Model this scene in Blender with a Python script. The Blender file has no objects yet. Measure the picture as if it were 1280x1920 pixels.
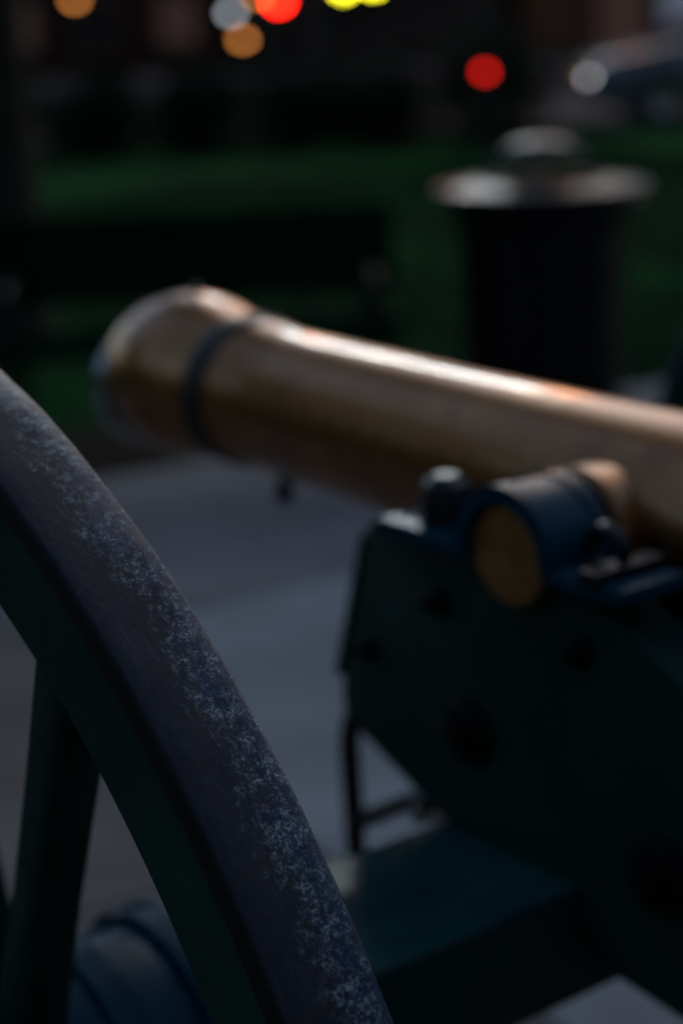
import bpy, bmesh, math, random
from mathutils import Vector, Matrix
random.seed(7)
R = math.radians
sc = bpy.context.scene
C = sc.collection

# ------------------------------------------------------------------ camera
CAM = Vector((-1.2882, -1.3154, 1.6320))
YAW, PITCH, ROLL = 0.6460, 0.2708, -0.0410
d = Vector((math.sin(YAW) * math.cos(PITCH), math.cos(YAW) * math.cos(PITCH), -math.sin(PITCH)))
r = Vector((math.cos(YAW), -math.sin(YAW), 0)); u = r.cross(d)
r2 = r * math.cos(ROLL) + u * math.sin(ROLL); u2 = -r * math.sin(ROLL) + u * math.cos(ROLL)
cam = bpy.data.cameras.new('camera'); camo = bpy.data.objects.new('camera', cam); C.objects.link(camo)
camo.matrix_world = Matrix(((r2.x, u2.x, -d.x, CAM.x), (r2.y, u2.y, -d.y, CAM.y), (r2.z, u2.z, -d.z, CAM.z), (0, 0, 0, 1)))
cam.sensor_fit = 'VERTICAL'; cam.sensor_height = 36; cam.sensor_width = 24; cam.lens = 66.57
cam.clip_start = 0.05; cam.clip_end = 2000
cam.dof.use_dof = True; cam.dof.focus_distance = 1.055; cam.dof.aperture_fstop = 3.35; cam.dof.aperture_ratio = 0.9
sc.camera = camo

# ------------------------------------------------------------------ dusk sky, sun, exposure
SUN_AZ, SUN_EL = R(60), R(31)
w = bpy.data.worlds.new('World'); sc.world = w; w.use_nodes = True
nt = w.node_tree; bg = nt.nodes['Background']
sky = nt.nodes.new('ShaderNodeTexSky'); sky.sky_type = 'NISHITA'; sky.sun_disc = False
sky.sun_elevation = SUN_EL; sky.sun_rotation = SUN_AZ; sky.air_density = 1.0; sky.dust_density = 1.0; sky.ozone_density = 0.6
nt.links.new(sky.outputs[0], bg.inputs[0]); bg.inputs[1].default_value = 0.05
sl = bpy.data.lights.new('sun', 'SUN'); sl.energy = 0.02; sl.angle = R(20); sl.color = (1, .82, .62)
so = bpy.data.objects.new('sun', sl); C.objects.link(so)
sdir = Vector((math.sin(SUN_AZ) * math.cos(SUN_EL), math.cos(SUN_AZ) * math.cos(SUN_EL), math.sin(SUN_EL)))
so.rotation_euler = sdir.to_track_quat('Z', 'Y').to_euler(); so.location = (20, 20, 20)
vs = sc.view_settings; vs.view_transform = 'Standard'; vs.look = 'None'; vs.gamma = 1; vs.use_curve_mapping = False
vs.exposure = 1.2
sc.cycles.use_denoising = True
sc.cycles.max_bounces = 6
LAMP = 0.2

# ------------------------------------------------------------------ materials
M = {}
def nodes(name):
    m = bpy.data.materials.new(name); m.use_nodes = True
    t = m.node_tree; b = t.nodes['Principled BSDF']; M[name] = m
    return m, t, b
def noise(t, scale, detail=4, rough=.55, vec=None, dist=0):
    n = t.nodes.new('ShaderNodeTexNoise'); n.inputs['Scale'].default_value = scale; n.inputs['Detail'].default_value = detail
    n.inputs['Roughness'].default_value = rough; n.inputs['Distortion'].default_value = dist
    if vec is None:
        tc = t.nodes.new('ShaderNodeTexCoord'); vec = tc.outputs['Object']
    t.links.new(vec, n.inputs['Vector']); return n.outputs['Fac']
def ramp(t, fac, stops):
    n = t.nodes.new('ShaderNodeValToRGB'); e = n.color_ramp.elements
    while len(e) < len(stops): e.new(.5)
    for k, (p, c) in enumerate(stops):
        e[k].position = p; e[k].color = (c[0], c[1], c[2], 1) if not isinstance(c, (int, float)) else (c, c, c, 1)
    t.links.new(fac, n.inputs[0]); return n.outputs[0]
def mix(t, fac, a, b):
    n = t.nodes.new('ShaderNodeMix'); n.data_type = 'RGBA'
    for s, v in ((0, fac), (6, a), (7, b)):
        if hasattr(v, 'is_linked') or hasattr(v, 'links'): t.links.new(v, n.inputs[s])
        elif isinstance(v, (int, float)): n.inputs[s].default_value = v
        else: n.inputs[s].default_value = (*v, 1)
    return n.outputs[2]
def math_(t, op, a, b=0.0, c=None):
    n = t.nodes.new('ShaderNodeMath'); n.operation = op
    for k, v in enumerate((a, b) if c is None else (a, b, c)):
        if isinstance(v, (int, float)): n.inputs[k].default_value = v
        else: t.links.new(v, n.inputs[k])
    return n.outputs[0]
def bump(t, b, h, strength, dist):
    n = t.nodes.new('ShaderNodeBump'); n.inputs['Strength'].default_value = strength; n.inputs['Distance'].default_value = dist
    t.links.new(h, n.inputs['Height']); t.links.new(n.outputs[0], b.inputs['Normal'])
def simple(name, col, rough=.5, metal=0, var=.25, scale=12, bumpd=0, bscale=80, coat=0, rvar=.1, spec=.5):
    m, t, b = nodes(name)
    f = noise(t, scale, 5)
    c = ramp(t, f, [(.3, [x * (1 - var) for x in col]), (.7, [min(1, x * (1 + var)) for x in col])])
    t.links.new(c, b.inputs['Base Color'])
    rr = ramp(t, noise(t, scale * 2.3, 4), [(.3, max(.02, rough - rvar)), (.7, min(1, rough + rvar))]); t.links.new(rr, b.inputs['Roughness'])
    b.inputs['Specular IOR Level'].default_value = spec; b.inputs['Metallic'].default_value = metal; b.inputs['Coat Weight'].default_value = coat; b.inputs['Coat Roughness'].default_value = .15
    if bumpd: bump(t, b, noise(t, bscale, 4), .6, bumpd)
    return m
def glow(name, col, strength):
    m, t, b = nodes(name)
    b.inputs['Base Color'].default_value = (*[min(.8, c) for c in col], 1); b.inputs['Roughness'].default_value = .4
    b.inputs['Emission Color'].default_value = (*col, 1); b.inputs['Emission Strength'].default_value = strength * LAMP
    return m

simple('green_paint', (.006, .038, .026), .5, 0, .35, 9, .0006, 160, spec=0.15)
simple('dark_paint', (.007, .036, .029), .6, 0, .3, 7, .0008, 90, spec=0.2)
simple('black_iron', (.005, .009, .014), .30, .15, .35, 25, .0006, 140)
simple('blue_iron', (.002, .042, .068), .24, 0, .3, 25, .0005, 140, spec=.14)
simple('bronze_end', (.44, .20, .06), .5, .7, .25, 40, .0004, 200)
simple('neck_leather', (.016, .011, .009), .5, 0, .4, 30, .001, 120, spec=.4)
simple('strap_leather', (.003, .0035, .005), .55, 0, .3, 40, .0008, 150, spec=.12)
simple('gloss_paint', (.012, .068, .068), .16, 0, .3, 9, .0002, 60, rvar=.05, spec=.3)
simple('zinc', (.55, .58, .60), .28, 1, .15, 20)
simple('steel_slat', (.003, .004, .005), .35, 0, .2, 10, spec=0.2)
simple('bin_lid', (.010, .018, .018), .30, .1, .2, 14, rvar=.26)
simple('rim_paint', (.006, .012, .012), .30, 0, .2, 14, rvar=.2, spec=.08)
simple('bench_wood', (.004, .016, .009), 1, 0, .4, 10, .001, 60, spec=0)
simple('bark', (.030, .026, .020), .9, 0, .5, 8, .02, 18, spec=0.05)
simple('dark_ground', (.012, .010, .008), .95, 0, .4, 6, .02, 30, spec=0.03)
simple('asphalt', (.028, .028, .03), .8, 0, .25, 3, spec=0.1)
simple('kerb_stone', (.07, .07, .068), .8, 0, .2, 3, spec=0.1)
simple('brick_wall', (.026, .014, .011), .85, 0, .3, 1.5, spec=0.05)
simple('brown_wall', (.075, .04, .024), .85, 0, .25, 1.2, spec=0.05)
simple('dark_wall', (.025, .023, .023), .85, 0, .25, 1.2, spec=0.05)
simple('trim', (.05, .045, .04), .6, 0, .15, 2, spec=0.1)
simple('roof_slate', (.03, .03, .035), .7, 0, .3, 2, spec=0.1)
simple('white_line', (.6, .6, .58), .7, 0, .2, 4)
simple('silver_paint', (.17, .19, .22), .22, .3, .04, 3, coat=.6)
simple('rubber', (.012, .012, .012), .75, 0, .2, 10)
simple('alloy', (.4, .4, .42), .3, 1, .1, 8)
simple('lamp_post_paint', (.012, .016, .014), .4, 0, .2, 8, spec=0.2)
simple('signal_housing', (.012, .014, .012), .45, 0, .2, 8, spec=0.1)
m, t, b = nodes('dark_glass'); b.inputs['Base Color'].default_value = (.01, .012, .014, 1); b.inputs['Roughness'].default_value = .05
glow('lamp_orange', (1, .28, .05), 120)
glow('lamp_flood_added', (.86, .99, 1), 460)
glow('lamp_orange_dim', (1, .34, .07), 10)
glow('lamp_white', (.80, .88, 1), 7)
glow('lamp_red', (1, .012, .004), 11)
glow('signal_red', (1, .012, .004), 60)
glow('lamp_yellow', (.95, .85, .02), 34)
glow('lamp_headlight', (.85, .92, 1), 8)
glow('shop_window_pink', (1, .50, .36), .055)
glow('shop_window_blue', (.60, .72, 1), .3)
for k_ in ('shop_window_pink', 'shop_window_blue'): M[k_].node_tree.nodes['Principled BSDF'].inputs['Base Color'].default_value = (.02, .02, .02, 1)
glow('lens_off', (.03, .03, .02), 0)

m, t, b = nodes('glint_edge')  # edge glint put into the colour, broken up by noise
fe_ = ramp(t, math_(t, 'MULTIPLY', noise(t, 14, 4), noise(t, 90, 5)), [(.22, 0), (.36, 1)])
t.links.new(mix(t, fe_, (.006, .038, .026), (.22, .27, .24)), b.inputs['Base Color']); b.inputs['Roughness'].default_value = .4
# bronze: polished on top, brown with handling and old tarnish in patches
m, t, b = nodes('bronze')
f1 = noise(t, 9, 6, .6); f2 = noise(t, 45, 5)
c = ramp(t, f1, [(.30, (.24, .098, .028)), (.52, (.36, .160, .050)), (.75, (.46, .228, .082))])
c = mix(t, math_(t, 'MULTIPLY', ramp(t, f2, [(.45, 0), (.75, 1)]), .4), c, (.16, .085, .045))
drip = t.nodes.new('ShaderNodeMapping'); tcb = t.nodes.new('ShaderNodeTexCoord'); t.links.new(tcb.outputs['Object'], drip.inputs[0]); drip.inputs['Scale'].default_value = (6, 42, 6)
f3 = noise(t, 1.0, 6, .6, drip.outputs[0])
c = mix(t, math_(t, 'MULTIPLY', ramp(t, f3, [(.5, 0), (.72, 1)]), .30), c, (.20, .12, .07))
t.links.new(c, b.inputs['Base Color']); b.inputs['Metallic'].default_value = 1
t.links.new(ramp(t, f1, [(.3, .46), (.7, .33)]), b.inputs['Roughness']); bump(t, b, f2, .2, .0008)
b.inputs['Coat Weight'].default_value = .7; b.inputs['Coat IOR'].default_value = 1.5
t.links.new(ramp(t, f3, [(.35, .03), (.7, .06)]), b.inputs['Coat Roughness'])

# iron tyre: dull brown iron on one side of the tread, navy paint chipped to bare specks on the other
m, t, b = nodes('iron_tyre')
tc = t.nodes.new('ShaderNodeTexCoord'); ob = tc.outputs['Object']
sx = t.nodes.new('ShaderNodeSeparateXYZ'); t.links.new(ob, sx.inputs[0])
acr = math_(t, 'DIVIDE', math_(t, 'ADD', sx.outputs[0], .03275), .0655)          # 0 outer edge .. 1 inner edge
ang = math_(t, 'ARCTAN2', sx.outputs[2], math_(t, 'MULTIPLY', sx.outputs[1], -1))   # 0 rear .. pi/2 top
big = noise(t, 22, 3, .5, ob); mid = noise(t, 120, 5, .62, ob, .3); fine = noise(t, 480, 6, .72, ob, .35); grain = noise(t, 1500, 2, .5, ob)
edge = math_(t, 'ADD', math_(t, 'SUBTRACT', acr, .07), math_(t, 'MULTIPLY', math_(t, 'SUBTRACT', big, .5), .7))
edge = math_(t, 'ADD', edge, math_(t, 'MULTIPLY', math_(t, 'SUBTRACT', mid, .5), .55))
worn = ramp(t, edge, [(.52, 0), (.70, 1)])
base_l = ramp(t, mid, [(.3, (.011, .013, .019)), (.7, (.023, .027, .038))])
base_l = mix(t, math_(t, 'MULTIPLY', grain, .35), base_l, (.036, .041, .052))
base_r = ramp(t, mid, [(.35, (.001, .012, .040)), (.60, (.004, .026, .078)), (.8, (.02, .045, .085))])
col = mix(t, worn, base_l, base_r)
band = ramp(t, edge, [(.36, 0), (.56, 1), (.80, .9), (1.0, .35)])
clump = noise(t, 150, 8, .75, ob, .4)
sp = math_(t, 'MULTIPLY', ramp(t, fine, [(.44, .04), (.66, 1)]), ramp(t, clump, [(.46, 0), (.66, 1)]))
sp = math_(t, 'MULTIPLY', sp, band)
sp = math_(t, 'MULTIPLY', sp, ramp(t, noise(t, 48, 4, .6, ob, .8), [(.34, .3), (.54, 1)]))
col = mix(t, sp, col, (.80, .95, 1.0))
scr = t.nodes.new('ShaderNodeMapping'); t.links.new(ob, scr.inputs[0]); scr.inputs['Scale'].default_value = (900, 26, 26)
scf = noise(t, 1.0, 4, .6, scr.outputs[0])
col = mix(t, math_(t, 'MULTIPLY', ramp(t, scf, [(.60, 0), (.72, 1)]), .16), col, (.30, .31, .33))
rust = ramp(t, noise(t, 60, 6, .65, ob, .5), [(.54, 0), (.70, 1)])
col = mix(t, math_(t, 'MULTIPLY', rust, .5), col, (.050, .022, .012))
col = mix(t, ramp(t, acr, [(.015, 1), (.06, 0)]), col, (.003, .003, .003))
t.links.new(col, b.inputs['Base Color']); b.inputs['Metallic'].default_value = .0
b.inputs['Specular IOR Level'].default_value = .25
rg = mix(t, worn, (.60,) * 3, (.42,) * 3); t.links.new(rg, b.inputs['Roughness'])
h = math_(t, 'ADD', math_(t, 'MULTIPLY', mid, .6), math_(t, 'ADD', math_(t, 'MULTIPLY', fine, .35), math_(t, 'MULTIPLY', sp, .5)))
bump(t, b, h, .8, .0009)

# concrete, three tones of slab, chosen by grid position
def concrete(name, lo, md, hi, stain):
    m, t, b = nodes(name); tcw = t.nodes.new('ShaderNodeNewGeometry'); pv = tcw.outputs['Position']
    f1 = noise(t, .75, 6, .62, pv); f2 = noise(t, 2.6, 6, .6, pv); f3 = noise(t, 60, 4, .55, pv)
    c = ramp(t, f1, [(.34, lo), (.52, md), (.70, hi)])
    c = mix(t, math_(t, 'MULTIPLY', ramp(t, f2, [(.42, 0), (.70, 1)]), .5), c, stain)
    c = mix(t, math_(t, 'MULTIPLY', f3, .25), c, [x * .8 for x in md])
    t.links.new(c, b.inputs['Base Color']); b.inputs['Roughness'].default_value = .9; b.inputs['Specular IOR Level'].default_value = .2; bump(t, b, f3, .4, .003)
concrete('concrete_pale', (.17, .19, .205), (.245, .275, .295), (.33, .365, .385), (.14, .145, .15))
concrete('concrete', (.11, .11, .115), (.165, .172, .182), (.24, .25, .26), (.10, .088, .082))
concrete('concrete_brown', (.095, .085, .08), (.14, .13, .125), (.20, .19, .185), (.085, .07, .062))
# soil under the grass, grass blades, leaves
m, t, b = nodes('turf')
c = ramp(t, noise(t, .55, 8, .7), [(.3, (.001, .006, .003)), (.50, (.003, .036, .009)), (.68, (.006, .078, .017))])
t.links.new(c, b.inputs['Base Color']); b.inputs['Roughness'].default_value = 1; b.inputs['Specular IOR Level'].default_value = .02
def leafmat(name, a, c2):
    m, t, b = nodes(name)
    oi = t.nodes.new('ShaderNodeNewGeometry'); c = ramp(t, oi.outputs['Random Per Island'], [(0, a), (1, c2)])
    t.links.new(c, b.inputs['Base Color']); b.inputs['Roughness'].default_value = .7; b.inputs['Specular IOR Level'].default_value = .05
leafmat('grass_blade', (.002, .022, .006), (.006, .058, .013))
leafmat('leaf', (.010, .022, .010), (.035, .060, .024))
leafmat('shrub_leaf', (.006, .012, .008), (.022, .034, .018))

# ------------------------------------------------------------------ mesh helpers
def me_obj(name, bm, mat, parent=None, smooth=False, loc=None):
    bmesh.ops.recalc_face_normals(bm, faces=bm.faces)
    me = bpy.data.meshes.new(name); bm.to_mesh(me); bm.free()
    return link(name, me, mat, parent, smooth, loc)
def link(name, me, mat, parent=None, smooth=False, loc=None):
    if mat and not me.materials: me.materials.append(M[mat])
    if smooth:
        for p in me.polygons: p.use_smooth = True
    o = bpy.data.objects.new(name, me); C.objects.link(o)
    if parent: o.parent = parent
    if loc: o.location = loc
    return o
def thing(name, label, cat, loc=(0, 0, 0), rz=0, group=None):
    o = bpy.data.objects.new(name, None); C.objects.link(o); o.location = loc; o.rotation_euler = (0, 0, rz); o.empty_display_size = .2
    o['label'] = label; o['category'] = cat
    if group: o['group'] = group
    return o
def tag(o, label, cat, group=None):
    o['label'] = label; o['category'] = cat
    if group: o['group'] = group
    return o
def struct(o): o['kind'] = 'structure'; return o
def copy_tree(o, parent=None, label=None):
    c = o.copy(); C.objects.link(c); c.parent = parent
    if label: c['label'] = label
    for ch in list(o.children): copy_tree(ch, c)
    return c
def box(bm, x0, x1, y0, y1, z0, z1, bev=0, mat=None):
    g = bmesh.ops.create_cube(bm, size=1)['verts']
    for v in g: v.co = Vector(((x0 + x1) / 2 + v.co.x * (x1 - x0), (y0 + y1) / 2 + v.co.y * (y1 - y0), (z0 + z1) / 2 + v.co.z * (z1 - z0)))
    if bev:
        es = list({e for v in g for e in v.link_edges}); rr = bmesh.ops.bevel(bm, geom=es, offset=bev, segments=2, profile=.5, affect='EDGES')
    elif mat is not None: pass
    return g
def bxo(name, dims, mat, parent=None, bev=0):
    bm = bmesh.new(); box(bm, *dims, bev=bev); return me_obj(name, bm, mat, parent)
def lathe(bm, prof, axis='x', n=64, caps=True, a0=0, a1=2 * math.pi, M4=None):
    # prof: list of (s, r) along the axis
    full = abs(a1 - a0 - 2 * math.pi) < 1e-6; k = n if full else n + 1; rings = []
    for s, rr in prof:
        ring = []
        for i in range(k):
            a = a0 + (a1 - a0) * i / n; cc, ss = math.cos(a) * rr, math.sin(a) * rr
            co = {'x': (s, cc, ss), 'y': (cc, s, ss), 'z': (cc, ss, s)}[axis]
            v = Vector(co); ring.append(bm.verts.new(M4 @ v if M4 else v))
        rings.append(ring)
    for a, b_ in zip(rings, rings[1:]):
        for i in range(k if full else k - 1):
            j = (i + 1) % k; bm.faces.new((a[i], a[j], b_[j], b_[i]))
    if caps and full:
        for ring in (rings[0], rings[-1]): bm.faces.new(ring)
    return rings
def prism(bm, pts, x0, x1, bev=0, plane='yz'):
    # polygon in plane extruded along the third axis
    f = {'yz': lambda a, c, e: (e, a, c), 'xy': lambda a, c, e: (a, c, e), 'xz': lambda a, c, e: (a, e, c)}[plane]
    A = [bm.verts.new(f(a, c, x0)) for a, c in pts]; B = [bm.verts.new(f(a, c, x1)) for a, c in pts]
    bm.faces.new(A); bm.faces.new(B[::-1])
    for i in range(len(pts)):
        j = (i + 1) % len(pts); bm.faces.new((A[i], A[j], B[j], B[i]))
    if bev: bmesh.ops.bevel(bm, geom=list({e for v in A + B for e in v.link_edges}), offset=bev, segments=2, profile=.5, affect='EDGES', clamp_overlap=True)
def tube(bm, pts, rad, n=10):
    pts = [Vector(q) for q in pts]; rings = []
    for i, q in enumerate(pts):
        dd = (pts[min(i + 1, len(pts) - 1)] - pts[max(i - 1, 0)]).normalized()
        a = dd.orthogonal().normalized() if i == 0 else (prev - dd * prev.dot(dd)).normalized()
        prev = a; bb = dd.cross(a); rr = rad[i] if isinstance(rad, (list, tuple)) else rad
        rings.append([bm.verts.new(q + (a * math.cos(2 * math.pi * k / n) + bb * math.sin(2 * math.pi * k / n)) * rr) for k in range(n)])
    for a, b_ in zip(rings, rings[1:]):
        for k in range(n): bm.faces.new((a[k], a[(k + 1) % n], b_[(k + 1) % n], b_[k]))
    bm.faces.new(rings[0]); bm.faces.new(rings[-1])
def rot_smooth(o, deg=35):
    for p in o.data.polygons: p.use_smooth = True
    try:
        o.data.set_sharp_from_angle(angle=R(deg))
    except Exception: pass
    return o

# street frame: u to the right, v straight ahead along the view over the ground
UO = Vector((CAM.x, CAM.y, 0)); UU = Vector((math.cos(YAW), -math.sin(YAW), 0)); VV = Vector((math.sin(YAW), math.cos(YAW), 0))
def P(uu, vv, z=0): q = UO + UU * uu + VV * vv; return Vector((q.x, q.y, z))
STREET = -YAW

# ------------------------------------------------------------------ the setting
def sheet(name, pts, mat, z):
    bm = bmesh.new(); bm.faces.new([bm.verts.new((p[0], p[1], z)) for p in pts]); return struct(me_obj(name, bm, mat))
sheet('ground', [(-600, -600), (600, -600), (600, 600), (-600, 600)], 'turf', 0.0)
e0 = Vector((2.14, 4.29)); ed = Vector((2.38, -.30)).normalized(); en = Vector((ed.y, -ed.x))
if en.y > 0: en = -en
q = [e0 - ed * 14, e0 + ed * 14, e0 + ed * 14 + en * 18, e0 - ed * 14 + en * 18]
bm = bmesh.new(); prism(bm, [(a.x, a.y) for a in q], -.10, .002, 0, 'xy'); pave = struct(me_obj('pavement', bm, 'dark_ground'))
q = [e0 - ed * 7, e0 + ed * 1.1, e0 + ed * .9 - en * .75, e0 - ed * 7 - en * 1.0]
sheet('dark_border', q, 'dark_ground', .004)  # dark strip beyond the left part of the pavement edge
SL, rs = 1.5, random.Random(3)
for a in range(-6, 5):
    for c in range(0, 8):
        s0, t0 = a * SL + .42, c * SL; pts = [e0 + ed * (s0 + .006) + en * (t0 + .006), e0 + ed * (s0 + SL - .006) + en * (t0 + .006), e0 + ed * (s0 + SL - .006) + en * (t0 + SL - .006), e0 + ed * (s0 + .006) + en * (t0 + SL - .006)]
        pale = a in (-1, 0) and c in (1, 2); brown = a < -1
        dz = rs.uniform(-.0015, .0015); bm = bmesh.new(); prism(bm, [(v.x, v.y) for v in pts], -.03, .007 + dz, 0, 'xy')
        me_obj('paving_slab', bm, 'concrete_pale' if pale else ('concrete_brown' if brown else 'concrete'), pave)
def ribbon(name, v0, v1, mat, z, h=0):
    pts = [P(-90, v0), P(90, v0), P(90, v1), P(-90, v1)]
    if h:
        bm = bmesh.new(); prism(bm, [(a.x, a.y) for a in pts], z, z + h, 0, 'xy'); return struct(me_obj(name, bm, mat))
    return sheet(name, pts, mat, z)
ribbon('kerb', 20.85, 21.05, 'kerb_stone', 0.001, .11)
ribbon('road', 21.05, 33.0, 'asphalt', 0.005)
for k in range(24):
    u0 = -60 + k * 5; pts = [P(u0, 27.0), P(u0 + 2.4, 27.0), P(u0 + 2.4, 27.15), P(u0, 27.15)]
    sheet('road_marking', pts, 'white_line', .009)
ribbon('sidewalk', 33.0, 38.0, 'kerb_stone', 0.001, .12)

# lawn blades near the pavement edge
bm = bmesh.new()
for i in range(42000):
    s = random.uniform(-5, 9); tt = random.uniform(.03, 1) ** 1.6 * 9
    q = e0 + ed * s - en * tt
    if s < 1.0 and tt < .95: continue
    hgt = random.uniform(.03, .065); a = random.uniform(0, 6.28); wd = random.uniform(.003, .006) * (1 + tt * .25)
    dx, dy = math.cos(a) * wd, math.sin(a) * wd; lx, ly = random.uniform(-.025, .025), random.uniform(-.025, .025)
    bm.faces.new([bm.verts.new((q.x - dx, q.y - dy, 0)), bm.verts.new((q.x + dx, q.y + dy, 0)), bm.verts.new((q.x + lx, q.y + ly, hgt))])
o = me_obj('grass', bm, 'grass_blade'); o['kind'] = 'stuff'; o['label'] = 'short green grass of the lawn beyond the pavement'; o['category'] = 'grass'

# ------------------------------------------------------------------ the cannon
gun = thing('field_cannon', 'bronze field cannon on a dark green two-wheeled carriage, filling the foreground', 'cannon')
RW, WT, XO = .72, .0655, -.80
XC = XO + WT / 2
def make_wheel(sign):
    # built about its own centre, outer face towards -x
    bm = bmesh.new()
    lathe(bm, [(-.125, .062), (-.125, .070), (-.10, .082), (-.06, .105), (-.035, .118), (.06, .118), (.10, .122), (.155, .124), (.235, .120), (.268, .112), (.268, .05)], 'x', 72)
    wheel = rot_smooth(me_obj('wheel', bm, 'blue_iron', gun), 30)
    for s0, s1, rr in ((-.118, -.092, .088), (-.045, -.022, .122), (.078, .096, .126), (.150, .182, .131), (.232, .266, .130)):
        bm = bmesh.new(); lathe(bm, [(s0, rr - .02), (s0, rr - .003), (s0 + .003, rr), (s1 - .003, rr), (s1, rr - .003), (s1, rr - .02)], 'x', 72, False)
        rot_smooth(me_obj('nave_band', bm, 'blue_iron', wheel), 30)
    # tyre with a faintly hammered tread
    bm = bmesh.new(); hw = WT / 2
    prof = [(-hw, RW - .0145), (-hw, RW - .004), (-hw + .0012, RW - .0014), (-hw + .004, RW - .0002)]
    prof += [(-hw + .004 + (WT - .008) * k / 6, RW + .0006 * math.sin(math.pi * k / 6)) for k in range(1, 6)]
    prof += [(hw - .004, RW - .0002), (hw - .0012, RW - .0014), (hw, RW - .004), (hw, RW - .0145), (-hw, RW - .0145)]
    lathe(bm, prof, 'x', 384, False)
    bmesh.ops.remove_doubles(bm, verts=bm.verts, dist=1e-6)
    from mathutils import noise as mn
    for v in bm.verts:
        rad = Vector((0, v.co.y, v.co.z)).normalized(); n1 = mn.noise(v.co * 28) * .0007 + mn.noise(v.co * 90) * .00035
        v.co += rad * n1; v.co.x += mn.noise(v.co * 40 + Vector((9, 3, 1))) * .0005
    rot_smooth(me_obj('tyre', bm, 'iron_tyre', wheel), 60)
    # seven felloes
    r0, r1, hf = RW - .0148 - .0725, RW - .0150, .0265
    fe = None
    for k in range(7):
        if fe is None:
            a0, a1 = 0, 2 * math.pi / 7 - .0018; bm = bmesh.new(); ch = .0022
            pr = [(-hf, r0 + ch * 2), (-hf + ch * 2, r0), (hf - ch * 2, r0), (hf, r0 + ch * 2), (hf, r1 - ch), (hf - ch, r1), (-hf + ch, r1), (-hf, r1 - ch), (-hf, r0 + ch * 2)]
            rg = lathe(bm, pr, 'x', 40, False, a0, a1)
            for e in (0, -1): bm.faces.new([x[e] for x in rg[:-1]])
            bmesh.ops.remove_doubles(bm, verts=bm.verts, dist=1e-6)
            fe = rot_smooth(me_obj('felloe', bm, 'green_paint', wheel), 25); fe.data.materials.append(M['glint_edge'])
            for pl in fe.data.polygons:      # pale glint painted along the outer arrises
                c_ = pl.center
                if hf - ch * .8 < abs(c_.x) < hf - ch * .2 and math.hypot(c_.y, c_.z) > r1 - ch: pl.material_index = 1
        else:
            c = link('felloe', fe.data, None, wheel)
            c.rotation_euler = (2 * math.pi / 7 * k, 0, 0)
    # fourteen spokes, dished towards the gun
    bm = bmesh.new(); secs = []
    for q_, (rr, hx, hy) in enumerate(((.100, .026, .026), (.16, .026, .027), (.24, .024, .024), (.36, .0225, .0205), (.50, .022, .0205), (.60, .0225, .0215), (r0 + .006, .0225, .0225))):
        xo_ = .085 * (1 - (rr - .10) / (r0 - .10)); n = 20; ring = []
        for i in range(n):
            a = 2 * math.pi * i / n; ca, sa = math.cos(a), math.sin(a); pw = .62
            ring.append(bm.verts.new((xo_ + hx * abs(ca) ** pw * (1 if ca > 0 else -1), -hy * abs(sa) ** pw * (1 if sa > 0 else -1), rr)))
        secs.append(ring)
    for a, b_ in zip(secs, secs[1:]):
        for i in range(20): bm.faces.new((a[i], a[(i + 1) % 20], b_[(i + 1) % 20], b_[i]))
    bm.faces.new(secs[0]); bm.faces.new(secs[-1])
    s0 = rot_smooth(me_obj('spoke', bm, 'green_paint', wheel), 50)
    for k in range(14):
        c = s0 if k == 0 else link('spoke', s0.data, None, wheel)
        c.rotation_euler = (R(90 - SPOKE0) + 2 * math.pi / 14 * k, 0, 0)
    return wheel
SPOKE0 = 56.0       # degrees above the rear horizontal
wl = make_wheel(-1); wl.location = (XC, 0, RW)
wr = wl.copy(); C.objects.link(wr); wr.parent = gun; wr.location = (-XC + .085, 0, RW); wr.rotation_euler = (0, 0, math.pi)
for ch in list(wl.children):
    c = ch.copy(); C.objects.link(c); c.parent = wr

# axle bolster and arms
ax = bxo('axle', (-.47, .47, -.178, .009, .713, .824), 'dark_paint', gun, .006)
bxo('axle_top_board', (-.468, .468, -.180, .011, .8245, .831), 'gloss_paint', ax, .002)
for s in (-1, 1):
    bm = bmesh.new(); lathe(bm, [(s * .44, .034), (s * .9, .030)], 'x', 24); a = rot_smooth(me_obj('axle_arm', bm, 'black_iron', gun)); a.location = (0, 0, RW)

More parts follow.
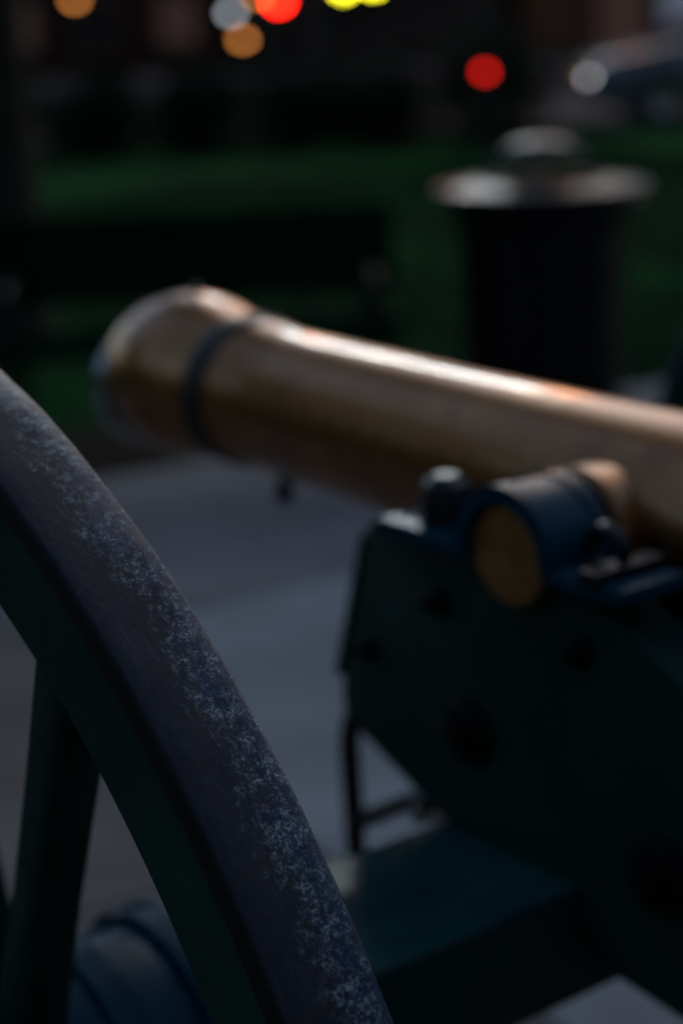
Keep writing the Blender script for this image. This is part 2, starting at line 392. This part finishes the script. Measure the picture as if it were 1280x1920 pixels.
# cheeks
TY, TZ = -.114, 1.138
outline = [(.1115, 1.118), (.098, 1.126), (-.030, 1.128), (-.194, 1.112), (-.306, 1.062), (-.62, .885), (-.70, .800), (-.66, .700), (-.34, .748), (-.184, .762), (-.184, .834), (.012, .834), (.060, .856), (.1165, .880), (.150, .890), (.166, .905), (.168, .928)]
for s in (-1, 1):
    bm = bmesh.new(); prism(bm, outline, s * .118, s * .18, .004)
    ck = rot_smooth(me_obj('cheek', bm, 'dark_paint', gun), 30)
    for (y, z, rr) in ((-.0345, .940, .034), (-.283, .881, .036), (-.185, 1.060, .016), (.005, 1.062, .015), (.115, .985, .012)):
        bm = bmesh.new(); X0 = s * .180
        lathe(bm, [(X0 - s * .002, rr), (X0 + s * .006, rr), (X0 + s * .010, rr * .8), (X0 + s * .012, rr * .55)], 'x', 32)
        wsh = rot_smooth(me_obj('washer', bm, 'strap_leather', ck)); wsh.location = (0, y, z)
        bm = bmesh.new(); lathe(bm, [(X0 + s * .011, rr * .45), (X0 + s * .018, rr * .45), (X0 + s * .020, rr * .38)], 'x', 6)
        nn = me_obj('nut', bm, 'strap_leather', ck); nn.location = (0, y, z)
    # iron strap down the front edge
    bm = bmesh.new(); prism(bm, [(.1185, 1.10), (.172, .938), (.182, .941), (.128, 1.106)], s * .121, s * .178, .002); me_obj('front_strap', bm, 'black_iron', ck)
    # cap square over the trunnion
    bm = bmesh.new(); x0, x1 = s * .128, s * .209; ri, ro = .0485, .062; n = 28; prof = []
    for i in range(n + 1):
        a = R(-4) + R(188) * i / n; prof.append((math.cos(a), math.sin(a)))
    pts = [(TY + c_ * ro, TZ + s_ * ro) for c_, s_ in prof] + [(TY + c_ * ri, TZ + s_ * ri) for c_, s_ in reversed(prof)]
    V0 = [bm.verts.new((x0, y, z)) for y, z in pts]; V1 = [bm.verts.new((x1, y, z)) for y, z in pts]; k = len(pts); h_ = n + 1
    for i in range(k):
        j = (i + 1) % k; bm.faces.new((V0[i], V0[j], V1[j], V1[i]))
    for V in (V0, V1):
        for i in range(n): bm.faces.new((V[i], V[i + 1], V[k - 2 - i], V[k - 1 - i]))
    cap = rot_smooth(me_obj('cap_square', bm, 'blue_iron', gun), 40)
    for y0, y1 in ((TY + .050, .062), (-.262, TY - .050)):
        bm = bmesh.new(); box(bm, min(x0, x1), max(x0, x1), y0, y1, 1.124, 1.139, bev=.003); me_obj('flange', bm, 'blue_iron', cap)
    for xa, xb in ((.130, .146), (.190, .2075)):   # raised borders round the strap
        bm = bmesh.new(); lathe(bm, [(s * xa, .0615), (s * xa, .0642), (s * xb, .0642), (s * xb, .0615)], 'x', 28, False, R(2), R(178))
        o = rot_smooth(me_obj('border', bm, 'blue_iron', cap), 30); o.location = (0, TY, TZ)
    bm = bmesh.new(); lathe(bm, [(1.136, .030), (1.160, .030), (1.176, .024), (1.184, .012)], 'z', 6)
    b_ = me_obj('nut', bm, 'black_iron', cap); b_.location = (s * .165, .008, 0)
    # rear key: an eye bolt with its flat key and ring
    bm = bmesh.new(); tube(bm, [(s * .168, -.207 + .020 * math.cos(R(a)), 1.154 + .020 * math.sin(R(a))) for a in range(0, 361, 20)], .007, 8); rot_smooth(me_obj('key_ring', bm, 'black_iron', cap))
    bm = bmesh.new(); box(bm, min(s * .13, s * .215), max(s * .13, s * .215), -.238, -.216, 1.136, 1.150, bev=.002); me_obj('key', bm, 'black_iron', cap)
# stay rods ahead of the axle
bm = bmesh.new(); tube(bm, [(-.15, .165, .905), (-.15, .192, .875), (-.15, .197, .85), (-.15, .192, .70), (-.15, .17, .66)], .0115, 10); rot_smooth(me_obj('stay_rod', bm, 'black_iron', gun))
bm = bmesh.new(); tube(bm, [(-.15, .194, .757), (-.15, .085, .822), (-.15, .02, .834)], .010, 10); rot_smooth(me_obj('stay_rod', bm, 'black_iron', gun))
for yy, zz, xx in ((.072, .812, -.150), (.040, .806, -.142)):
    bm = bmesh.new(); lathe(bm, [(-.014, .012), (.010, .014), (.014, .008)], 'x', 12); o = rot_smooth(me_obj('bolt', bm, 'zinc', gun)); o.location = (xx, yy, zz)
# transom between the cheeks and the trail
bxo('transom', (-.1175, .1175, -.02, .06, .86, .97), 'dark_paint', gun, .004)
bm = bmesh.new(); prism(bm, [(-.15, .86), (-.15, .75), (-.7, .69), (-1.6, .30), (-2.35, .06), (-2.5, .06), (-2.5, .14), (-1.6, .48), (-.75, .86)], -.10, .10, .01); me_obj('trail', bm, 'dark_paint', gun)
bm = bmesh.new(); tube(bm, [(.0, -2.58 + .08 * math.cos(R(a)), .09 + .08 * math.sin(R(a))) for a in range(0, 361, 20)], .018, 10); rot_smooth(me_obj('lunette', bm, 'black_iron', gun))
bm = bmesh.new(); tube(bm, [(0, -.62, .80), (0, -.62, 1.0)], .022, 14); tube(bm, [(-.09, -.62, .90), (.09, -.62, .90)], .010, 8); rot_smooth(me_obj('elevating_screw', bm, 'black_iron', gun))

# the tube: lathe along its axis from the trunnions, raised 1.8 degrees
prof = [(-.80, .0), (-.80, .018), (-.79, .034), (-.765, .043), (-.74, .040), (-.715, .027), (-.70, .025), (-.68, .032), (-.665, .075), (-.63, .110), (-.60, .118), (-.60, .130), (-.595, .134), (-.565, .134), (-.56, .130), (-.56, .122), (-.40, .116),
        (-.20, .104), (0, .0980), (.12, .0940), (.30, .0900), (.46, .0880), (.56, .0868), (.632, .0855), (.640, .0885), (.662, .0885), (.669, .0840), (.70, .0858), (.725, .0915), (.750, .0985), (.772, .1030), (.793, .1050), (.815, .1045), (.838, .1010), (.858, .0955), (.874, .0905), (.882, .0870), (.886, .083), (.886, .045), (.70, .043), (.70, .0)]
bm = bmesh.new(); rings = lathe(bm, prof, 'y', 128, False)
bmesh.ops.remove_doubles(bm, verts=bm.verts, dist=1e-6)
bar = rot_smooth(me_obj('barrel', bm, 'bronze', gun), 28); bar.location = (0, TY, TZ - .001); bar.rotation_euler = (R(1.75), 0, 0)
for s in (-1, 1):
    bm = bmesh.new(); lathe(bm, [(s * .06, .064), (s * .110, .064), (s * .116, .060), (s * .1165, .0475), (s * .194, .0475), (s * .196, .0445), (s * .196, .0)], 'x', 64, False)
    bmesh.ops.remove_doubles(bm, verts=bm.verts, dist=1e-6); tr = rot_smooth(me_obj('trunnion', bm, 'bronze', bar), 28)
    bm = bmesh.new(); lathe(bm, [(s * .1955, .0462), (s * .1985, .0455), (s * .1992, .043), (s * .1988, .030), (s * .1990, .0)], 'x', 64, False); bmesh.ops.remove_doubles(bm, verts=bm.verts, dist=1e-6); rot_smooth(me_obj('end_face', bm, 'bronze_end', tr), 40)
# front sight and vent
bm = bmesh.new(); lathe(bm, [(.10, .006), (.116, .004)], 'z', 12); o = me_obj('front_sight', bm, 'black_iron', bar); o.location = (0, .793, 0)
# dark strap round the neck with its hanging end
bm = bmesh.new(); lathe(bm, [(.664, .084), (.661, .0910), (.665, .0928), (.698, .0928), (.702, .0910), (.700, .084)], 'y', 96, False)
st = rot_smooth(me_obj('muzzle_strap', bm, 'neck_leather', bar), 30)
bm = bmesh.new(); tube(bm, [(-.012, .600, -.080), (-.014, .598, -.094), (-.015, .596, -.104), (-.015, .595, -.116), (-.015, .594, -.121)], [.006, .007, .011, .011, .005], 12); rot_smooth(me_obj('sight_lug', bm, 'strap_leather', bar))
# tampion: pale metal plug with a flange, closing the bore
bm = bmesh.new(); lathe(bm, [(.83, .0), (.83, .040), (.895, .040), (.895, 0)], 'y', 48, False)
lathe(bm, [(.893, .0), (.893, .078), (.897, .084), (.914, .086), (.922, .080), (.926, .05), (.926, 0)], 'y', 64, False, M4=Matrix.Translation((0, 0, -.026)))
bmesh.ops.remove_doubles(bm, verts=bm.verts, dist=1e-6); rot_smooth(me_obj('tampion', bm, 'zinc', bar), 28)

# ------------------------------------------------------------------ litter bin with flared steel slats
bn = thing('litter_bin', 'black steel litter bin with flared rim and small domed lid beside the bench', 'litter bin', (3.26, 3.50, .006))
bm = bmesh.new(); pts = [(.0, .262), (.05, .275), (.55, .275), (.78, .278), (.85, .296), (.89, .325), (.92, .352)]; hw_ = .017
for (z0, r0_), (z1, r1_) in zip(pts, pts[1:]):
    vs_ = [bm.verts.new((r0_, -hw_, z0)), bm.verts.new((r0_, hw_, z0)), bm.verts.new((r1_, hw_, z1)), bm.verts.new((r1_, -hw_, z1)), bm.verts.new((r0_ - .006, -hw_, z0)), bm.verts.new((r0_ - .006, hw_, z0)), bm.verts.new((r1_ - .006, hw_, z1)), bm.verts.new((r1_ - .006, -hw_, z1))]
    for f in ((0, 1, 2, 3), (4, 7, 6, 5), (0, 3, 7, 4), (1, 5, 6, 2)): bm.faces.new([vs_[i] for i in f])
sl0 = me_obj('slat', bm, 'steel_slat', bn)
for k in range(1, 36):
    c = link('slat', sl0.data, None, bn); c.rotation_euler = (0, 0, 2 * math.pi * k / 36)
bm = bmesh.new(); lathe(bm, [(.02, .0), (.02, .245), (.86, .262), (.865, .25), (.80, .245)], 'z', 40, False); rot_smooth(me_obj('liner', bm, 'rubber', bn))
bm = bmesh.new(); tube(bm, [(.352 * math.cos(R(a)), .352 * math.sin(R(a)), .925) for a in range(0, 361, 8)], .015, 10); rot_smooth(me_obj('rim', bm, 'rim_paint', bn))
for zz, rr in ((.08, .279),):
    bm = bmesh.new(); tube(bm, [(rr * math.cos(R(a)), rr * math.sin(R(a)), zz) for a in range(0, 361, 8)], .010, 8); rot_smooth(me_obj('hoop', bm, 'steel_slat', bn))
bm = bmesh.new(); lathe(bm, [(.900, .345), (.925, .335), (.955, .25), (.957, .20), (.93, .195), (.90, .19)], 'z', 48, False); rot_smooth(me_obj('lid_ring', bm, 'steel_slat', bn))
bm = bmesh.new(); lathe(bm, [(1.045, .0), (1.045, .125), (1.053, .130), (1.066, .122), (1.082, .098), (1.094, .06), (1.098, .0)], 'z', 48, False); rot_smooth(me_obj('dome_cap', bm, 'bin_lid', bn))
for k in range(4):
    a = R(45 + 90 * k); bm = bmesh.new(); tube(bm, [(.215 * math.cos(a), .215 * math.sin(a), .945), (.112 * math.cos(a), .112 * math.sin(a), 1.05)], .010, 8); me_obj('bracket', bm, 'bin_lid', bn)

# ------------------------------------------------------------------ park bench
bc = P(-.50, 6.72); bench = thing('park_bench', 'dark slatted park bench standing at the edge of the lawn', 'bench', (bc.x, bc.y, .006), STREET + R(2))
for k in range(5): bxo('back_slat', (-.74, .74, .20 + .02 * k, .222 + .02 * k, .545 + .060 * k, .6035 + .060 * k), 'bench_wood', bench, .004)
for k in range(5): bxo('seat_slat', (-.74, .74, -.27 + .088 * k, -.195 + .088 * k, .425, .45), 'bench_wood', bench, .004)
for s in (-1, 1):
    bm = bmesh.new(); xx = s * .64
    tube(bm, [(xx, -.27, 0), (xx, -.25, .22), (xx, -.25, .41)], .022, 10); rot_smooth(me_obj('leg', bm, 'strap_leather', bench))
    bm = bmesh.new(); tube(bm, [(xx, .26, 0), (xx, .20, .22), (xx, .19, .41), (xx, .235, .60), (xx, .305, .84)], .022, 10); rot_smooth(me_obj('leg', bm, 'strap_leather', bench))
    bm = bmesh.new(); tube(bm, [(xx, -.26, .412), (xx, .20, .412)], .014, 8); me_obj('seat_rail', bm, 'strap_leather', bench)
    bm = bmesh.new(); tube(bm, [(xx, -.25, .43), (xx, -.27, .56), (xx, -.22, .64), (xx, .0, .645), (xx, .245, .64)], .018, 10); rot_smooth(me_obj('armrest', bm, 'strap_leather', bench))

# ------------------------------------------------------------------ trees and shrubs
def leaf_cloud(bm, centers, n, size, flat=1.0):
    for i in range(n):
        c, rad = random.choice(centers); v = Vector((random.gauss(0, 1), random.gauss(0, 1), random.gauss(0, 1))).normalized() * rad * random.uniform(.25, 1) ** .5
        v.z *= flat; q = Vector(c) + v; a = Vector((random.gauss(0, 1), random.gauss(0, 1), random.gauss(0, .6))).normalized(); bb = a.orthogonal().normalized() * random.uniform(.3, .6)
        s = size * random.uniform(.6, 1.3); tip = q + a * s; side = bb * s * .9
        bm.faces.new([bm.verts.new(q), bm.verts.new(q + a * s * .5 + side), bm.verts.new(tip), bm.verts.new(q + a * s * .5 - side)])
def tree(loc, label, trunk_r, h_trunk, crown, n, size, lean=(0, 0), group=None):
    t_ = thing('tree', label, 'tree', loc, 0, group)
    bm = bmesh.new(); top = Vector((lean[0], lean[1], h_trunk))
    pts = [Vector((0, 0, -.1)), Vector((0, 0, .15)), top * .35, top * .7, top]
    tube(bm, pts, [trunk_r * 1.5, trunk_r * 1.12, trunk_r, trunk_r * .85, trunk_r * .7], 16)
    for c, rad in crown:
        q = Vector(c); mid = top.lerp(q, .5) + Vector((0, 0, -.25)); tube(bm, [top - Vector((0, 0, .3)), mid, q], [trunk_r * .45, trunk_r * .3, trunk_r * .08], 8)
    rot_smooth(me_obj('trunk', bm, 'bark', t_), 60)
    bm = bmesh.new(); leaf_cloud(bm, crown, n, size, .8); me_obj('crown', bm, 'leaf', t_)
    return t_
tl = P(-1.58, 9.0)
tree((tl.x, tl.y, 0), 'dark tree trunk at the left edge of the photograph, beyond the bench', .21, 4.6,
     [((-.8, -.2, 6.9), 1.7), ((-.4, -1.2, 6.9), 1.4), ((-1.4, .2, 6.4), 1.3), ((-.5, -1.8, 7.8), 1.7), ((-.4, 1.0, 7.4), 1.6), ((-.7, -.4, 9.0), 1.7)], 20000, .16)
for (xx, yy, lb) in ((11.0, 6.2, 'unseen leafy tree off to the right of the bin, added to shade the lawn'), (15.5, 9.5, 'unseen leafy tree on the far right beyond its neighbour, added to block backlight'), (-5.5, 10.5, 'leafy tree on the lawn off to the left, before the terrace')):  # the two right-hand trees are added out of view to darken the lawn
    tree((xx, yy, 0), lb, .2, 3.0, [((0, 0, 5.2), 2.0), ((1.2, .4, 4.6), 1.5), ((-1.2, -.3, 4.7), 1.5), ((.1, 1.2, 5.6), 1.5), ((-.2, -1.2, 5.4), 1.5), ((0, 0, 6.9), 1.5)], 9000, .19, group='leafy trees round the square')
hx = [(-3.45, 19.9, 1.00, .95), (-2.35, 20.1, .94, 1.0), (-1.25, 19.9, .98, .95), (-.25, 20.1, .92, .95), (.65, 19.9, 1.02, .90), (1.62, 19.9, 1.40, .98), (-4.6, 20.2, 1.05, 1.0), (-5.8, 20.0, .98, 1.0)]
lab = {0: 'fourth of the low dark shrubs from the left end', 1: 'dark low shrub left of the middle of the shrub row', 2: 'dark low shrub in the middle of the shrub row', 3: 'dark low shrub just right of the middle of the shrub row',
       4: 'low dark shrub touching the tall rounded shrub', 5: 'tallest dark rounded shrub at the right end of the row, behind the red lamp', 6: 'second dark shrub from the left end of the row', 7: 'leftmost dark shrub of the row across the lawn'}
lab[0] = 'third dark shrub from the left end of the row'
for k, (uu, vv, hh, wd) in enumerate(hx):
    q = P(uu, vv); s_ = thing('shrub', lab[k], 'shrub', (q.x, q.y, 0), STREET, 'dark shrubs in a row across the lawn')
    bm = bmesh.new(); cs = [((random.uniform(-.3, .3) * wd, random.uniform(-.2, .2), hh * random.uniform(.35, .62)), hh * random.uniform(.34, .40)) for _ in range(7)] + [((-.3 * wd, 0, hh * .3), hh * .33), ((.3 * wd, 0, hh * .3), hh * .33), ((0, 0, hh * .62), hh * .38)]
    leaf_cloud(bm, cs, 2600, .085); me_obj('foliage', bm, 'shrub_leaf', s_)
    bm = bmesh.new()
    for c, rad in cs: tube(bm, [(c[0] * .2, c[1] * .2, 0), (c[0] * .7, c[1] * .7, c[2] * .6), c], [.025, .018, .006], 6)
    me_obj('stem', bm, 'bark', s_)

# ------------------------------------------------------------------ lamps, signals, car, buildings
def street_lamp(loc, h, label):
    t_ = thing('street_lamp', label, 'street lamp', loc, STREET, 'tall street lamps round the square')
    bm = bmesh.new(); lathe(bm, [(0, .11), (.25, .10), (.30, .065), (.9, .05), (h - .55, .05), (h - .52, .12), (h - .44, .12)], 'z', 20); rot_smooth(me_obj('post', bm, 'lamp_post_paint', t_), 30)
    bm = bmesh.new(); lathe(bm, [(h - .45, .12), (h - .38, .28), (h - .15, .36), (h + .06, .33), (h + .14, .20), (h + .16, .0)], 'z', 24, False); rot_smooth(me_obj('globe', bm, 'lamp_orange', t_))
    bm = bmesh.new(); lathe(bm, [(h + .15, .36), (h + .19, .34), (h + .34, .10), (h + .45, .02)], 'z', 20); rot_smooth(me_obj('cap', bm, 'lamp_post_paint', t_))
    return t_
street_lamp((17.2, 24.6, 0), 8.9, 'tall street lamp with orange globe across the road, left of the two')
street_lamp((20.8, 21.6, 0), 8.4, 'tall street lamp with orange globe across the road, right of the two')
mast = thing('added_floodlight_mast', 'unseen tall mast with a bar of white floodlights, added for the white streak on the barrel', 'floodlight', (16.65, 22.6, 0), R(-36.5))  # mast added out of view to whiten the barrel's top highlight
bm = bmesh.new(); lathe(bm, [(0, .22), (.3, .20), (.34, .11), (11.2, .07), (11.6, .06)], 'z', 20); rot_smooth(me_obj('post', bm, 'lamp_post_paint', mast), 30)
bxo('crossbar', (-2.0, 2.0, -.05, .05, 11.25, 11.37), 'lamp_post_paint', mast, .01)
for k in range(7):
    xx = -1.8 + .6 * k
    hd = bxo('lamp_head', (xx - .24, xx + .24, -.22, .02, 11.40, 11.78), 'lamp_post_paint', mast, .03)
    bxo('lamp_lens', (xx - .20, xx + .20, -.235, -.222, 11.44, 11.74), 'lamp_flood_added', hd, .004)
def lantern(uu, vv, z, mat, label, rad=.075):
    q = P(uu, vv); t_ = thing('garden_lamp', label, 'lamp', (q.x, q.y, 0), STREET, 'low glowing garden lamps in the distance')
    bm = bmesh.new(); lathe(bm, [(0, .09), (.05, .09), (.07, .045), (z - rad - .04, .035), (z - rad - .03, .09), (z - rad + .02, .09)], 'z', 16); rot_smooth(me_obj('post', bm, 'lamp_post_paint', t_), 30)
    bm = bmesh.new(); bmesh.ops.create_uvsphere(bm, u_segments=20, v_segments=12, radius=rad, matrix=Matrix.Translation((0, 0, z))); rot_smooth(me_obj('globe', bm, mat, t_), 80)
    bm = bmesh.new(); lathe(bm, [(z + rad - .02, .06), (z + rad + .03, .03)], 'z', 12); me_obj('finial', bm, 'lamp_post_paint', t_)

lantern(-1.53, 33.4, 1.26, 'lamp_white', 'white glowing garden lamp left of the red traffic signal')
lantern(-1.34, 33.1, .82, 'lamp_orange_dim', 'short orange garden lamp below the white one')
lantern(-4.17, 33.4, 1.58, 'lamp_orange_dim', 'orange garden lamp at the top left corner of the photograph')
lantern(-1.06, 33.5, 1.52, 'lamp_orange_dim', 'orange garden lamp cut by the top edge, beside the red signal')
def signal(uu, vv, z, lit, label):
    q = P(uu, vv); t_ = thing('traffic_signal', label, 'traffic signal', (q.x, q.y, 0), STREET, 'pedestal traffic signals across the road')
    k0 = {'red': 2, 'yellow': 1, 'green': 0}[lit]; base = z - .14 - k0 * .27
    bm = bmesh.new(); lathe(bm, [(0, .12), (.06, .12), (.08, .05), (max(.2, base - .13), .05)], 'z', 16); rot_smooth(me_obj('post', bm, 'lamp_post_paint', t_), 30)
    bxo('housing', (-.17, .17, -.10, .12, base - .14, base + .82), 'signal_housing', t_, .02)
    for k in range(3):
        zc = base + .14 + k * .27
        bm = bmesh.new(); lathe(bm, [(-.125, .0), (-.122, .06), (-.112, .10), (-.098, .115)], 'y', 24, False)
        o = rot_smooth(me_obj('lens', bm, {'red': 'signal_red', 'yellow': 'lamp_yellow', 'green': 'lamp_yellow'}[lit] if k == k0 else 'lens_off', t_), 60); o.location = (0, 0, zc)
        bm = bmesh.new(); rg = lathe(bm, [(-.27, .120), (-.10, .125)], 'y', 20, False, R(10), R(170)); o = me_obj('visor', bm, 'signal_housing', t_); o.location = (0, 0, zc)
signal(-.71, 33.3, 1.42, 'red', 'traffic signal showing red at the top edge, left of the yellow signals')
signal(.40, 33.3, 1.60, 'yellow', 'traffic signal with the brightest yellow light at the top centre')
signal(.90, 33.3, 1.64, 'yellow', 'traffic signal with yellow light, right of the brightest one')
q = P(1.56, 18.8); t_ = thing('marker_post', 'short black post with a red light before the tall shrub', 'marker post', (q.x, q.y, 0), STREET)
bm = bmesh.new(); lathe(bm, [(0, .07), (.03, .07), (.04, .045), (.70, .045), (.74, .03)], 'z', 16); rot_smooth(me_obj('post', bm, 'lamp_post_paint', t_), 30)
bm = bmesh.new(); lathe(bm, [(.735, .03), (.75, .038), (.78, .038), (.81, .028), (.818, 0)], 'z', 18, False); rot_smooth(me_obj('red_light', bm, 'lamp_red', t_))

# parked silver car, side on, front towards the left
q = P(5.02, 22.1); car = thing('parked_car', 'silver parked car with one lit headlamp at the right edge', 'car', (q.x, q.y, .005), STREET)
bm = bmesh.new()
lo = [(-2.08, .30), (-2.12, .45), (-2.06, .66), (-1.85, .76), (-1.05, .88), (1.55, .92), (2.02, .86), (2.10, .60), (2.06, .32), (1.72, .22), (-1.72, .20)]
prism(bm, lo, -.86, .86, .05, 'xz'); body = rot_smooth(me_obj('body', bm, 'silver_paint', car), 30)
bm = bmesh.new(); A = [(-1.05, .87), (-.35, 1.36), (.95, 1.40), (1.75, .90)]
V = []
for sy in (-1, 1): V.append([bm.verts.new((x, sy * (.80 - (z - .87) * .28), z)) for x, z in A])
bm.faces.new(V[0]); bm.faces.new(V[1][::-1])
for i in range(4): bm.faces.new((V[0][i], V[0][(i + 1) % 4], V[1][(i + 1) % 4], V[1][i]))
bmesh.ops.bevel(bm, geom=list(bm.edges), offset=.05, segments=2, profile=.5, affect='EDGES'); rot_smooth(me_obj('cabin', bm, 'silver_paint', car), 30)
for sy in (-1, 1):
    for pts in ([(-.86, .93), (-.34, 1.29), (.22, 1.31), (.22, .93)], [(.30, .93), (.30, 1.31), (.88, 1.32), (1.42, .95)]):
        bm = bmesh.new(); f1 = [bm.verts.new((x, sy * (.806 - (z - .87) * .28), z)) for x, z in pts]; f2 = [bm.verts.new((x, sy * (.79 - (z - .87) * .28), z)) for x, z in pts]
        bm.faces.new(f1); bm.faces.new(f2[::-1])
        for i in range(4): bm.faces.new((f1[i], f1[(i + 1) % 4], f2[(i + 1) % 4], f2[i]))
        me_obj('side_window', bm, 'dark_glass', car)
    bxo('door_handle', (.0, .16, sy * .865 - .012, sy * .865 + .012, .79, .82), 'alloy', body, .005)
    for xx in (-1.30, 1.32):
        bm = bmesh.new(); y0 = sy * .70; lathe(bm, [(y0, .20), (y0, .29), (y0 + sy * .02, .315), (y0 + sy * .16, .315), (y0 + sy * .18, .29), (y0 + sy * .175, .20)], 'y', 36, False); wh = rot_smooth(me_obj('wheel', bm, 'rubber', car), 30); wh.location = (xx, 0, .315)
        bm = bmesh.new(); lathe(bm, [(y0 + sy * .16, .205), (y0 + sy * .178, .19), (y0 + sy * .165, .06), (y0 + sy * .18, .04), (y0 + sy * .18, 0)], 'y', 30, False); rot_smooth(me_obj('rim', bm, 'alloy', wh))
    bm = bmesh.new(); bmesh.ops.create_uvsphere(bm, u_segments=18, v_segments=10, radius=1, matrix=Matrix.Translation((-2.05, sy * .72, .54)) @ Matrix.Diagonal((.075, .085, .055, 1))); rot_smooth(me_obj('headlight', bm, 'lamp_headlight' if sy < 0 else 'dark_glass', car), 80)
    bm = bmesh.new(); bmesh.ops.create_uvsphere(bm, u_segments=18, v_segments=10, radius=1, matrix=Matrix.Translation((2.02, sy * .70, .70)) @ Matrix.Diagonal((.10, .14, .09, 1))); rot_smooth(me_obj('tail_light', bm, 'dark_glass', car), 80)
    bxo('door_mirror', (-.80, -.62, sy * .93 - .08, sy * .93 + .08, .93, 1.05), 'silver_paint', car, .03)
bm = bmesh.new()
f = [bm.verts.new(v) for v in ((-.99, -.70, .925), (-.99, .70, .925), (-.405, .60, 1.335), (-.405, -.60, 1.335))]; bm.faces.new(f)
o = me_obj('windscreen', bm, 'dark_glass', car); o.location = (-.03, 0, .02)

# buildings across the road
def building(name, label, u0, u1, v0, h, wall, storeys, nwin, shop, door_u=None, loc=None, rz=None):
    q = P((u0 + u1) / 2, v0) if loc is None else Vector(loc); bd = thing(name, label, 'building', (q.x, q.y, .12 if loc is None else 0), STREET if rz is None else rz); W = (u1 - u0) / 2; dep = 9
    bxo('wall', (-W, W, 0, dep, 0, h), wall, bd)
    bxo('cornice', (-W - .15, W + .15, -.22, -.002, h - .35, h - .05), 'trim', bd, .03)
    bm = bmesh.new(); prism(bm, [(-.25, h), (dep + .25, h), (dep * .72, h + 1.6), (dep * .28, h + 1.6)], -W - .2, W + .2); rf = me_obj('roof', bm, 'roof_slate', bd)
    bxo('chimney', (W * .4, W * .4 + .8, dep * .4, dep * .4 + .6, h + 1.2, h + 2.7), wall, rf)
    sh = h / storeys
    for st in range(storeys):
        for k in range(nwin):
            x = -W + (k + .5) * 2 * W / nwin; ww = min(.6, W / nwin * .55); z0 = .45 if st == 0 else st * sh + .8; z1 = (z0 + .95) if st == 0 else z0 + 1.6
            if st == 0: ww = W / nwin * .42
            if st == 0 and door_u is not None and abs(x - door_u) < W / nwin: continue
            mat = shop[k % len(shop)] if st == 0 else 'dark_glass'
            wn = bxo('window', (x - ww, x + ww, -.03, .0 - .003, z0, z1), mat, bd)
            bxo('frame', (x - ww - .08, x - ww, -.07, -.004, z0 - .08, z1 + .08), 'trim', wn); bxo('frame', (x + ww, x + ww + .08, -.07, -.004, z0 - .08, z1 + .08), 'trim', wn)
            bxo('frame', (x - ww, x + ww, -.068, -.005, z1, z1 + .08), 'trim', wn); bxo('frame', (x - .025, x + .025, -.05, -.031, z0, z1), 'trim', wn)
            bxo('sill', (x - ww - .12, x + ww + .12, -.16, -.006, z0 - .17, z0 - .085), 'trim', wn)
    if door_u is not None:
        dr = bxo('door', (door_u - .5, door_u + .5, -.05, -.003, 0, 2.1), 'shop_window_pink', bd)
        bxo('frame', (door_u - .62, door_u - .5, -.09, -.004, 0, 2.2), 'trim', dr); bxo('frame', (door_u + .5, door_u + .62, -.09, -.004, 0, 2.2), 'trim', dr); bxo('frame', (door_u - .5, door_u + .5, -.088, -.005, 2.1, 2.2), 'trim', dr)
    return bd
building('brick_building', 'brick building with pink-lit shop windows at the top left', -16, -2.2, 42, 7.0, 'brick_wall', 2, 8, ['dark_glass', 'shop_window_pink', 'shop_window_pink'])
building('dark_building', 'dark plain building behind the traffic signals', -2.0, 4.2, 43, 6.4, 'dark_wall', 2, 4, ['dark_glass'])
building('brown_building', 'brown building with a lit doorway at the top right corner', 4.4, 18, 42, 7.2, 'brown_wall', 2, 6, ['dark_glass', 'shop_window_blue'], 6.45 - 11.2)

building('terrace_building', 'dark terrace across the square, off to the left of the gun', -13, 13, 0, 6.0, 'brick_wall', 2, 9, ['dark_glass'], None, (-17, 17, 0), R(48))
building('terrace_building', 'unseen tall dark terrace behind the camera, on the left, added to block sky light', -12, 12, 0, 11.0, 'dark_wall', 3, 8, ['dark_glass'], None, (-11.5, -8.5, 0), R(127))  # this and the next terrace are added out of view to cut side fill
building('terrace_building', 'unseen tall dark terrace behind the camera, on the right, added to block sky light', -12, 12, 0, 10.0, 'dark_wall', 3, 8, ['dark_glass'], None, (8.5, -15.0, 0), R(212))
